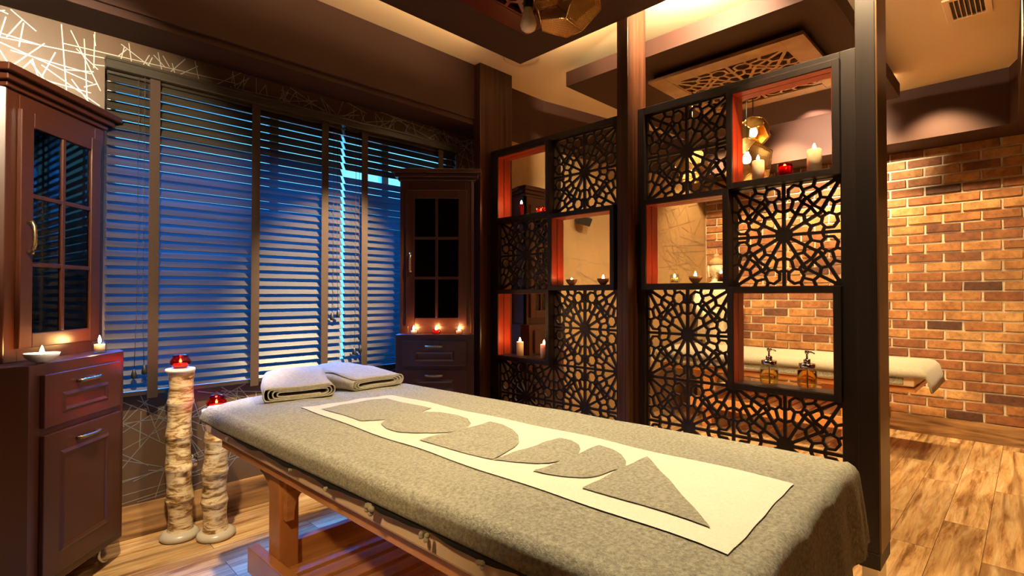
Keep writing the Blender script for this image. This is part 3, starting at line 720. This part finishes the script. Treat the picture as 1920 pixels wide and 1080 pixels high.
bowl((xs, ypx(1072), nz(2)), 'left coconut shell candle bowl in the centre left niche', G1, fh=.018)
bowl((xs, ypx(1131), nz(2)), 'right coconut shell candle bowl with a tall flame in the centre left niche', G1)
pillar_candle((xs, ypx(975), nz(1)), .024, .095, 'wax', 'white pillar candle at the left of the lower left niche', G1)
pillar_candle((xs-.01, ypx(1020, xs-.01), nz(1)), .024, .093, 'wax', 'white pillar candle at the right of the lower left niche', G1)
# right screen
pillar_candle((xs, ypx(1423), nz(3)), .027, .098, 'wax', 'lit white pillar candle at the left of the top right niche', G1)
glass_cup((xs, ypx(1473), nz(3)), .033, .062, 'redglass', 'redwax', 'red glass candle between two white pillars in the top right niche', G1, fz=.8, fh=.010)
pillar_candle((xs, ypx(1529), nz(3)), .029, .105, 'wax', 'taller white pillar candle at the right of the top right niche', G1)
glass_cup((xs, ypx(1265), nz(2)), .025, .046, 'glass', 'wax', 'clear glass tealight at the left of the middle right niche', G1, fz=.62, fh=.018)
bowl((xs, ypx(1304), nz(2)), 'coconut shell candle bowl in the centre of the middle right niche', G1, fh=.032)
glass_cup((xs, ypx(1352), nz(2)), .024, .050, 'glass', 'pinkwax', 'pink wax glass tealight in front of the stone head', G1, fz=.85, fh=.018)
# cabinets
bowl((.130, 2.535, .907), 'wide shallow white candle bowl on the left cabinet ledge', 'candles on the left cabinet', r=.052, h=.034, mat='cream', fh=.034)
glass_cup((.325, 2.800, .907), .026, .045, 'glass', 'wax', 'glass tealight at the far end of the left cabinet ledge', 'candles on the left cabinet', fz=.8, fh=.034, fm='flame')
G2 = 'tealights on the rear cabinet ledge'
for k, (px_, mt_, gl_, lb_) in enumerate(((776, 'wax', 'glass', 'left clear tealight on the rear cabinet ledge'), (818, 'redwax', 'redglass', 'red tealight in the middle of the rear cabinet ledge'), (861, 'wax', 'glass', 'right clear tealight on the rear cabinet ledge'))):
    d_ = 3.335; u_ = (px_-960)/975; glass_cup((d_*(1+u_)/1.41421, d_*(1-u_)/1.41421, .902), .026, .028, gl_, mt_, lb_, G2, fz=.75, fh=.028, fm='flame')
# red cups on the pillars
cup = [(0, 0), (.026, 0), (.030, .004), (.042, .018), (.044, .032), (.036, .046), (.031, .052), (.036, .060), (.033, .060), (.028, .052), (.033, .045), (.040, .032), (.038, .018), (.025, .006), (0, .006)]
for x, y, z_, lb_ in ((.640, 2.880, .804, 'round red glass candle cup on the taller bamboo pillar'), (.765, 2.765, .609, 'round red glass candle cup on the shorter bamboo pillar')):
    glass_cup((x, y, z_), .042, .060, 'redglass', 'wax', lb_, 'red glass cups on the bamboo pillars', prof=cup, fz=.34, fh=.020)

# ------------------------------------------------------------------ soap dispensers
def dispenser(c, oil, label, level):
    r = root('soap_dispenser', c, label, 'soap dispenser', 'mason jar dispensers in the lower right niche')
    x, y, z = c
    MB().lathe([(0, 0), (.030, 0), (.037, .006), (.040, .018), (.040, .068), (.037, .080), (.030, .089), (.030, .098), (.0275, .098), (.0275, .089), (.0345, .079), (.0375, .067), (.0375, .018), (.034, .009), (.028, .006), (0, .006)], c, 32).build('jar', 'glass', r)
    MB().lathe([(0, .0065), (.028, .0065), (.0335, .0095), (.037, .018), (.037, level), (0, level)], c, 32).build('liquid', oil, r)
    MB().lathe([(.033, .092), (.0335, .094), (.0335, .108), (.032, .110), (0, .110)], c, 32).build('lid', 'chrome', r)
    p = MB(); p.lathe([(.014, .110), (.014, .128), (.010, .131), (0, .131)], c, 20); p.lathe([(.0045, .13), (.0045, .150), (.007, .152), (.009, .158), (.0085, .166), (0, .167)], c, 16)
    p.tube([(x, y, z+.16), (x-.010, y-.02, z+.162), (x-.014, y-.034, z+.156)], .0035, 8)
    p.build('pump', 'chrome', r)
    MB().tube([(x, y, z+.11), (x+.004, y, z+.012)], .0025, 8).build('dip_tube', 'cream', r)
dispenser((xs, ypx(1441), nz(1)), 'oil', 'left mason jar soap dispenser with pale yellow liquid', .066)
dispenser((xs, ypx(1512), nz(1)), 'oil2', 'right mason jar soap dispenser with darker amber liquid', .080)

# ------------------------------------------------------------------ massage tables
def arc_plate(T, w, h, t, n=8):
    """bracket: flat top and flat side, concave curve between. T maps (a,b,c): a across from the leg, b down, c thickness"""
    pts = [(0, 0), (w, 0), (w, h*.28)]
    for k in range(1, n): a = R(90*k/n); pts.append((w-(w-.028)*math.sin(a), h*.28+(h*.62)*(1-math.cos(a))))
    pts += [(.028, h), (0, h)]
    m = MB(); vs = [T(a, b_, c_) for c_ in (0, t) for a, b_ in pts]; k = len(pts)
    m.add(vs, [tuple(range(k)), tuple(range(k, 2*k))[::-1]]+[(i, (i+1) % k, k+(i+1) % k, k+i) for i in range(k)]); return m
def table(ax, ay, ang, Wd, Ln, zt, label, ys=None):
    """origin at near-left head corner; length along local -y, width along local +x"""
    ca, sa = math.cos(ang), math.sin(ang)
    def T(x, y, z): return (ax+x*ca-y*sa, ay+x*sa+y*ca, z)
    r = root('massage_table', T(Wd/2, -Ln/2, 0), label, 'massage table', 'wooden massage tables')
    zr0, zr1 = zt-.162, zt-.130
    f = MB(); f.box(0, .028, -Ln, 0, zr0, zr1, 0, T); f.box(Wd-.028, Wd, -Ln, 0, zr0, zr1, 0, T)
    f.box(.028, Wd-.028, -.028, 0, zr0, zr1, 0, T); f.box(.028, Wd-.028, -Ln, -Ln+.028, zr0, zr1, 0, T)
    f.box(.01, Wd-.01, -Ln+.01, -.01, zr1, zr1+.012, 0, T)
    f.build('frame_rail', 'pine', r, .003)
    MB().box(-.026, Wd+.026, -Ln, .10, zr1+.0125, zt-.012, 0, T).build('padding', 'vinyl', r, .008)
    ly = (-.36, -1.42 if Ln > 1.7 else -Ln+.45)
    for y in ly:
        for sx, x0 in ((1, .035), (-1, Wd-.035-.067)):
            lg = MB().box(x0, x0+.067, y-.085, y, 0, zr0, 0, T).build('leg', 'pine', r, .003)
            xb = x0+.067 if sx > 0 else x0
            arc_plate(lambda a, b_, c_, xb=xb, sx=sx, y=y: T(xb+(a-.055)*sx, y-.085-.001-c_, zr0-b_), .115, .165, .026).build('bracket', 'pine_x', lg, .002)
            arc_plate(lambda a, b_, c_, x0=x0, y=y: T(x0+.02+c_, y+.0005+a, zr0-b_), .13, .19, .03).build('bracket', 'pine', lg, .002)
        MB().box(.105, Wd-.105, y-.06, y-.02, zr0-.06, zr0-.001, 0, T).build('cross_beam', 'pine_x', r, .002)
        MB().box(.103, Wd-.103, y-.065, y-.035, .21, .30, 0, T).build('stretcher', 'pine_x', r, .002)
    MB().box(-.002, .034, ly[1]-.2, ly[0]+.09, .175, .265, 0, T).build('shelf_beam', 'pine', r, .003)
    MB().box(Wd-.034, Wd+.002, ly[1]-.2, ly[0]+.09, .175, .265, 0, T).build('shelf_beam', 'pine', r, .003)
    y = ly[0]-.13
    while y > ly[1]-.02:
        MB().box(.036, Wd-.036, y-.056, y, .235, .251, 0, T).build('shelf_slat', 'pine_x', r, .002); y -= .078
    return T
T1 = table(.638, 2.235, R(2.0), .80, 1.87, .72, 'large wooden massage table in the foreground with slatted lower shelf')

# towel cover -------------------------------------------------------
ZT = .722
def bil(a, b):
    """a 0..1 from near (camera left) to far side, b 0..1 head to foot"""
    NL, FL, FR, NR = (.603, 2.215), (1.405, 2.150), (1.548, .355), (.705, .325)
    x = (NL[0]*(1-a)+FL[0]*a)*(1-b)+(NR[0]*(1-a)+FR[0]*a)*b
    y = (NL[1]*(1-a)+FL[1]*a)*(1-b)+(NR[1]*(1-a)+FR[1]*a)*b
    hd = max(0, 1-b*6)**2
    y += .15*math.sin(math.pi*min(1, max(0, a)))**.8*hd
    return x, y
def roll(s, r=.034):
    """flat distance past the edge -> (outward, drop)"""
    if s <= 0: return s, 0.
    q = r*math.pi/2
    if s < q: t = s/r; return r*math.sin(t), r*(1-math.cos(t))
    return r+.10*(s-q), r+(s-q)*.99
def towel_pt(a, b, off=0.):
    """a,b in metres-like params beyond 0..1 hang over"""
    Wm, Lm = .82, 1.87
    sa = -a*Wm if a < 0 else ((a-1)*Wm if a > 1 else 0); sb = -b*Lm if b < 0 else ((b-1)*Lm if b > 1 else 0)
    oa, da = roll(sa); ob, db = roll(sb)
    x, y = bil(min(1, max(0, a)), min(1, max(0, b)))
    x += -oa if a < 0 else oa; y += ob if b < 0 else -ob
    if sa > 0 and sb > 0: da = (da**1.5+db**1.5)**(1/1.5)*.92; db = 0
    # ripples of the hanging foot end
    rp = 0
    if sb > 0 and b > 1: rp = .006*math.sin(a*24)*min(1, sb/.12)+.0035*math.sin(a*51+1)*min(1, sb/.12); y += rp
    if sa > 0 and a > 1: x += .006*math.sin(b*40)*min(1, sa/.08)
    n = .0016*math.sin(a*17+b*31)+.0013*math.sin(a*41-b*13)
    z = ZT-max(da, db)+off
    if da == 0 and db == 0: z += n+.002*math.sin(b*9)*math.sin(a*5)
    # soften the shoulder on the near side: rounded pad
    if 0 <= a < .12: z -= .010*(1-a/.12)**2
    if .90 < b <= 1: z -= .006*((b-.90)/.1)**2
    return (x, y, z)
def grid(mb, A, B, off=0, thick=.007):
    na, nb = len(A), len(B); vs = [towel_pt(a, b, off) for b in B for a in A]
    fs = [(j*na+i, j*na+i+1, (j+1)*na+i+1, (j+1)*na+i) for j in range(nb-1) for i in range(na-1)]
    mb.add(vs, fs, 0, True); return mb
def lin(a, b, n): return [a+(b-a)*i/n for i in range(n+1)]
tw = MB(); grid(tw, lin(-.085, 0, 8)+lin(0, 1, 50)[1:]+lin(1, 1.16, 10)[1:], lin(-.03, 0, 4)+lin(0, 1, 90)[1:]+lin(1, 1.125, 16)[1:])
tv = tw.build('towel_cover', 'terry'); tag(tv, 'large grey beige terry towel with cream panel covering the foreground massage table', 'towel')
so = tv.modifiers.new('solid', 'SOLIDIFY'); so.thickness = .008; so.offset = 0
def plane_patch(pts, name, mat, zlift, parent, n=None):
    """flat polygon laid on the towel, filled as one slightly raised sheet following the towel height"""
    bm = bmesh.new(); vs = [bm.verts.new((x, y, 0)) for x, y in pts]; f = bm.faces.new(vs)
    bmesh.ops.triangulate(bm, faces=[f])
    for _ in range(5): bmesh.ops.subdivide_edges(bm, edges=[e for e in bm.edges if e.calc_length() > .03], cuts=1, use_grid_fill=False); bmesh.ops.triangulate(bm, faces=[q for q in bm.faces if len(q.verts) > 3])
    for v_ in bm.verts: v_.co.z = surf(v_.co.x, v_.co.y)+zlift
    bmesh.ops.recalc_face_normals(bm, faces=bm.faces)
    me = bpy.data.meshes.new(name); bm.to_mesh(me); bm.free(); me.materials.append(M[mat])
    for p in me.polygons: p.use_smooth = True
    o = bpy.data.objects.new(name, me); COL.objects.link(o); attach(o, parent); return o
def surf(x, y):
    # invert bil approximately
    a, b = .5, .5
    for _ in range(12):
        fx, fy = bil(a, b); ex, ey = x-fx, y-fy; a += ex/.82; b -= ey/1.85
    return towel_pt(min(.999, max(.001, a)), min(.999, max(.001, b)))[2]+.004
A_, B_, C_, D_ = (1.2027, 1.9229), (0.8183, 1.9335), (0.8529, 0.3551), (1.2877, 0.385)
plane_patch([A_, B_, C_, D_], 'cream_panel', 'weave', .003, tv)['label'] = 'flat woven cream panel'
SHAPES = [[(0.8636, 1.8593), (1.1433, 1.8684), (1.1483, 1.7118), (1.1528, 1.5701), (1.0748, 1.5476), (0.9945, 1.5482), (0.9338, 1.5598), (0.8688, 1.5734), (0.8677, 1.7072)],
    [(0.9037, 1.5095), (0.9519, 1.5593), (1.0017, 1.5732), (1.0529, 1.5695), (1.102, 1.5399), (1.139, 1.4931), (1.156, 1.4283), (1.1495, 1.3617), (1.1178, 1.3077), (1.0772, 1.276), (1.0418, 1.2656), (0.9897, 1.2808), (0.9516, 1.2903), (0.9143, 1.3276), (0.8881, 1.3824), (0.8847, 1.4453)],
    [(0.8824, 1.2648), (1.0095, 1.2683), (1.1687, 1.2734), (1.1711, 1.2137), (1.1547, 1.1527), (1.1169, 1.0902), (1.0685, 1.0404), (1.0125, 1.0067), (0.9656, 0.9925), (0.9087, 0.9818), (0.8966, 1.1169)],
    [(0.9107, 0.9793), (1.0158, 0.9802), (1.1246, 0.9901), (1.1904, 0.9925), (1.1916, 0.9486), (1.1651, 0.9005), (1.1335, 0.8709), (1.0901, 0.8462), (1.0564, 0.8411), (1.0289, 0.8437), (0.9906, 0.8577), (0.9599, 0.8812), (0.9288, 0.9267)],
    [(0.9113, 0.8415), (1.0485, 0.849), (1.2042, 0.8584), (1.1952, 0.8092), (1.1675, 0.7635), (1.1333, 0.7271), (1.0959, 0.7056), (1.0652, 0.7028), (1.0376, 0.7087), (0.9962, 0.7165), (0.9679, 0.7326), (0.9348, 0.7698), (0.9174, 0.8078)],
    [(0.91, 0.6947), (1.0448, 0.7015), (1.2108, 0.7124), (1.0889, 0.5856), (0.9971, 0.4936), (0.9226, 0.4146), (0.92, 0.4996), (0.9157, 0.5939)]]
for sh_ in SHAPES: plane_patch(sh_, 'terry_motif', 'terry', .0058, tv)
# hem cord on the near edge
hm = MB(); hm.tube([towel_pt(-.085, b, .002) for b in lin(0, 1.0, 60)], .0035, 8); hm.build('hem', 'weave', tv)
# dark undercloth with tufts
uc = MB(); A2 = lin(0, 1, 80); vs = []
for k, b in enumerate(A2):
    p = towel_pt(-.085, .03+b*.97); dz = .004+.015*min(1, b*5)*(.75+.25*math.sin(b*43)+.12*math.sin(b*97))
    for zz_, xx in ((p[2]+.012, 0.008), (p[2]-dz, .004)): vs.append((p[0]+xx, p[1], zz_))
uc.add(vs, [(2*i, 2*i+1, 2*i+3, 2*i+2) for i in range(80)], 0, True)
uo = uc.build('undercloth', 'darkcloth'); tag(uo, 'dark cloth strip with white tufts showing under the foreground towel hem', 'cloth')
sd = uo.modifiers.new('solid', 'SOLIDIFY'); sd.thickness = .003
for b, rr in ((.10, .009), (.36, .006), (.47, .007), (.58, .013), (.69, .010), (.78, .008)):
    p = towel_pt(-.085, .03+b*.97); t = MB(); q = (p[0]-.002, p[1], p[2]-.020)
    for k in range(7): t.lathe([(0, -rr*.6), (rr*.5, -rr*.35), (rr*.6, 0), (rr*.4, rr*.4), (0, rr*.6)], (q[0]+random.uniform(-.2, .1)*rr, q[1]+random.uniform(-1, 1)*rr, q[2]+random.uniform(-.7, .7)*rr), 8)
    t.build('tuft', 'towel', uo)

# folded towels ------------------------------------------------------
def folded_towel(name, p0, p1, q0, q1, h0, h1, label, flip=False, turns=4, seed=0):
    """front edge p0->p1, back edge q0->q1; h0 front height, h1 back dome height"""
    m = MB(); sec = []; N_ = 22
    # one continuous flattened spiral in the section plane (u 0..1, v 0..1)
    for k in range(turns):
        lo, hi = .085*k+.02, 1-.115*k; ui, uo_ = .06*k, 1-.05*k
        for i in range(7): sec.append((uo_-.06-(uo_-.06-ui-.06)*i/6, hi if k else .97))
        for i in range(1, 6): a = R(90+180*i/6); sec.append((ui+.06+.06*math.cos(a), (hi+lo)/2+(hi-lo)/2*math.sin(a)))
        for i in range(7): sec.append((ui+.06+(uo_-.12-ui-.05*0)*i/6, lo))
        if k < turns-1:
            l2, h2 = lo, 1-.115*(k+1)
            for i in range(1, 6): a = R(-90+180*i/6); sec.append((uo_-.06+.06*math.cos(a), (l2+h2)/2+(h2-l2)/2*math.sin(a)))
    if flip: sec = [(1-u, v) for u, v in sec]
    nt_ = 14; vs = []; rnd = random.Random(seed)
    for j in range(nt_):
        t = j/(nt_-1); a = Vector(p0).lerp(Vector(q0), t); b_ = Vector(p1).lerp(Vector(q1), t)
        hh = h0+(h1-h0)*math.sin(min(1, t*1.15)*math.pi/2)**1.3*(1 if t < .8 else 1-(t-.8)*1.6)
        for u, v in sec:
            p = a.lerp(b_, u); dome = 1-.35*abs(2*u-1)**2.2*t
            wv = .006*math.sin(u*7+t*8+seed)*v*(.3+t)+.004*math.sin(u*19+t*9+seed*2)*v*t+.003*math.sin(u*31-t*17)*v*t
            vs.append((p.x+.004*math.sin(t*6+v*3), p.y, ZT+.010+v*hh*dome+wv))
    n = len(sec)
    m.add(vs, [(j*n+i, j*n+i+1, (j+1)*n+i+1, (j+1)*n+i) for j in range(nt_-1) for i in range(n-1)], 0, True)
    o = m.build(name, 'towel'); s_ = o.modifiers.new('solid', 'SOLIDIFY'); s_.thickness = .0045; s_.offset = 0
    tag(o, label, 'towel', 'folded towels on the head of the table'); return o
folded_towel('folded_towel', (.745, 2.115), (1.02, 2.075), (.845, 2.40), (1.10, 2.36), .050, .105, 'left folded beige towel on the head end of the massage table', seed=1)
folded_towel('folded_towel', (1.115, 2.10), (1.385, 2.12), (1.02, 2.42), (1.27, 2.44), .046, .095, 'right folded beige towel in front of the rear cabinet', flip=True, seed=5)

# far table ----------------------------------------------------------
T2 = table(4.38, 2.42, 0, .68, 1.86, .655, 'wooden massage table along the brick wall behind the right screen')
def far_cover():
    m = MB(); xs_ = []; z0 = .662
    prof = [(4.335, .600), (4.337, .63), (4.345, .650), (4.375, z0), (4.6, z0+.004), (4.85, z0+.004), (5.04, z0), (5.075, .645), (5.08, .60)]
    ys = [(2.46, 0)]+[(2.42-k*.1, 0) for k in range(19)]+[(.56, .002), (.525, .012), (.50, .04), (.485, .10), (.470, .16)]
    vs = []
    for y, d in ys:
        for k, (x, z_) in enumerate(prof): vs.append((x+(.02*math.sin(y*7) if d > .05 else 0)*(k % 2), y+.004*math.sin(x*20)*(d > 0), min(z_, z0+.006-d) if d else z_+.002*math.sin(y*5+x*9)))
    n = len(prof); m.add(vs, [(j*n+i, j*n+i+1, (j+1)*n+i+1, (j+1)*n+i) for j in range(len(ys)-1) for i in range(n-1)], 0, True)
    o = m.build('towel_cover', 'towel'); s_ = o.modifiers.new('solid', 'SOLIDIFY'); s_.thickness = .006; s_.offset = 1
    tag(o, 'cream towel covering the massage table beside the brick wall', 'towel')
    u = MB(); u.box(4.345, 4.365, .62, 2.44, .545, .64); uo2 = u.build('underblanket', 'terry', None, .008)
    tag(uo2, 'grey fleece edge hanging under the cream towel of the far table', 'blanket')
far_cover()

# statue -------------------------------------------------------------
def statue(x, y, label):
    r = root('buddha_statue', (x, y, 0), label, 'statue')
    box('plinth', 'stone', x-.15, x+.15, y-.15, y+.15, 0, .28, parent=r, bevel=.01)
    b_ = MB(); fold = lambda a, z: 1+.05*math.sin(9*a+6*math.sin(z*4))*min(1, max(0, (1.22-z)*3))
    b_.lathe([(.0, .28), (.165, .28), (.15, .4), (.135, .7), (.125, .85), (.150, 1.02), (.175, 1.16), (.165, 1.23), (.11, 1.275), (.052, 1.29), (.045, 1.34), (0, 1.34)], (x, y, 0), 60, fn=fold)
    # sleeves
    for sg in (-1, 1):
        sx, sy = x+sg*.11, y-sg*.11
        b_.tube([(sx, sy, 1.20), (sx+sg*.04-.02, sy-sg*.04-.02, 1.02), (sx-.08, sy-.08, .93), (x-.12-sg*-.03, y-.12-sg*.03, .98)], .05, 14, rs=[.055, .06, .05, .032])
        for k in range(5): b_.tube([(sx-.04+k*.008*sg, sy-.04-k*.008*sg, .97), (sx-.05+k*.012*sg, sy-.05-k*.012*sg, .70)], .010, 6)
    b_.build('robed_body', 'stone', r)
    h = MB(); c = (x, y, 1.42); fx, fy = -.80, -.60   # face direction
    vs = []; n = 28; m_ = 22
    for j in range(m_+1):
        ph = math.pi*j/m_; z_ = math.cos(ph); 
        for k in range(n):
            a = 2*math.pi*k/n; d = Vector((math.sin(ph)*math.cos(a), math.sin(ph)*math.sin(a)))
            w_ = 1-.22*max(0, -z_)**1.5; fr = d.x*fx+d.y*fy; sd_ = -d.x*fy+d.y*fx; rr = .078*w_
            ex = 0
            if fr > 0:
                ex += .016*math.exp(-((sd_/.16)**2))*math.exp(-(((z_+.12)/.16)**2))         # nose
                ex -= .007*(math.exp(-(((abs(sd_)-.36)/.16)**2))*math.exp(-(((z_-.08)/.10)**2)))   # eye sockets
                ex += .006*math.exp(-((sd_/.25)**2))*math.exp(-(((z_+.46)/.08)**2))        # lips
                ex += .006*math.exp(-((sd_/.3)**2))*math.exp(-(((z_+.78)/.14)**2))         # chin
                ex += .004*math.exp(-(((abs(sd_)-.35)/.25)**2))*math.exp(-(((z_-.24)/.05)**2))
            vs.append((c[0]+d.x*rr+fx*ex, c[1]+d.y*rr+fy*ex, c[2]+z_*.105))
    h.add(vs, [(j*n+k, j*n+(k+1) % n, (j+1)*n+(k+1) % n, (j+1)*n+k) for j in range(m_) for k in range(n)], 0, True)
    for sg in (-1, 1):   # long ears
        ex, ey = -fy*sg*.076, fx*sg*.076
        h.tube([(x+ex, y+ey, 1.455), (x+ex*1.1, y+ey*1.1, 1.43), (x+ex*1.06, y+ey*1.06, 1.38), (x+ex*1.02, y+ey*1.02, 1.335)], .012, 10, rs=[.008, .014, .010, .012])
    hd = h.build('head', 'stone', r)
    ha = MB()
    ha.lathe([(.076, .036), (.083, .046), (.080, .066), (.066, .088), (.044, .104), (.034, .110), (.034, .124), (.033, .138), (.022, .154), (0, .162)], (x-fx*.006, y-fy*.006, 1.42), 30, fn=lambda a, z: 1+.035*math.sin(a*15)*math.sin(z*420))
    ha.build('curled_hair', 'hairstone', hd)
    e = MB()
    for sg in (-1, 1):
        cx, cy = x+fx*.066-fy*sg*.028, y+fy*.066+fx*sg*.028
        e.tube([(cx-fy*sg*-.014, cy+fx*sg*-.014, 1.424), (cx+fx*.005, cy+fy*.005, 1.419), (cx-fy*sg*.014, cy+fx*sg*.014, 1.426)], .0022, 6)
    e.build('eyes', 'hairstone', hd)
statue(5.29, 2.30, 'carved stone Buddha statue in a draped robe in the corner by the brick wall')
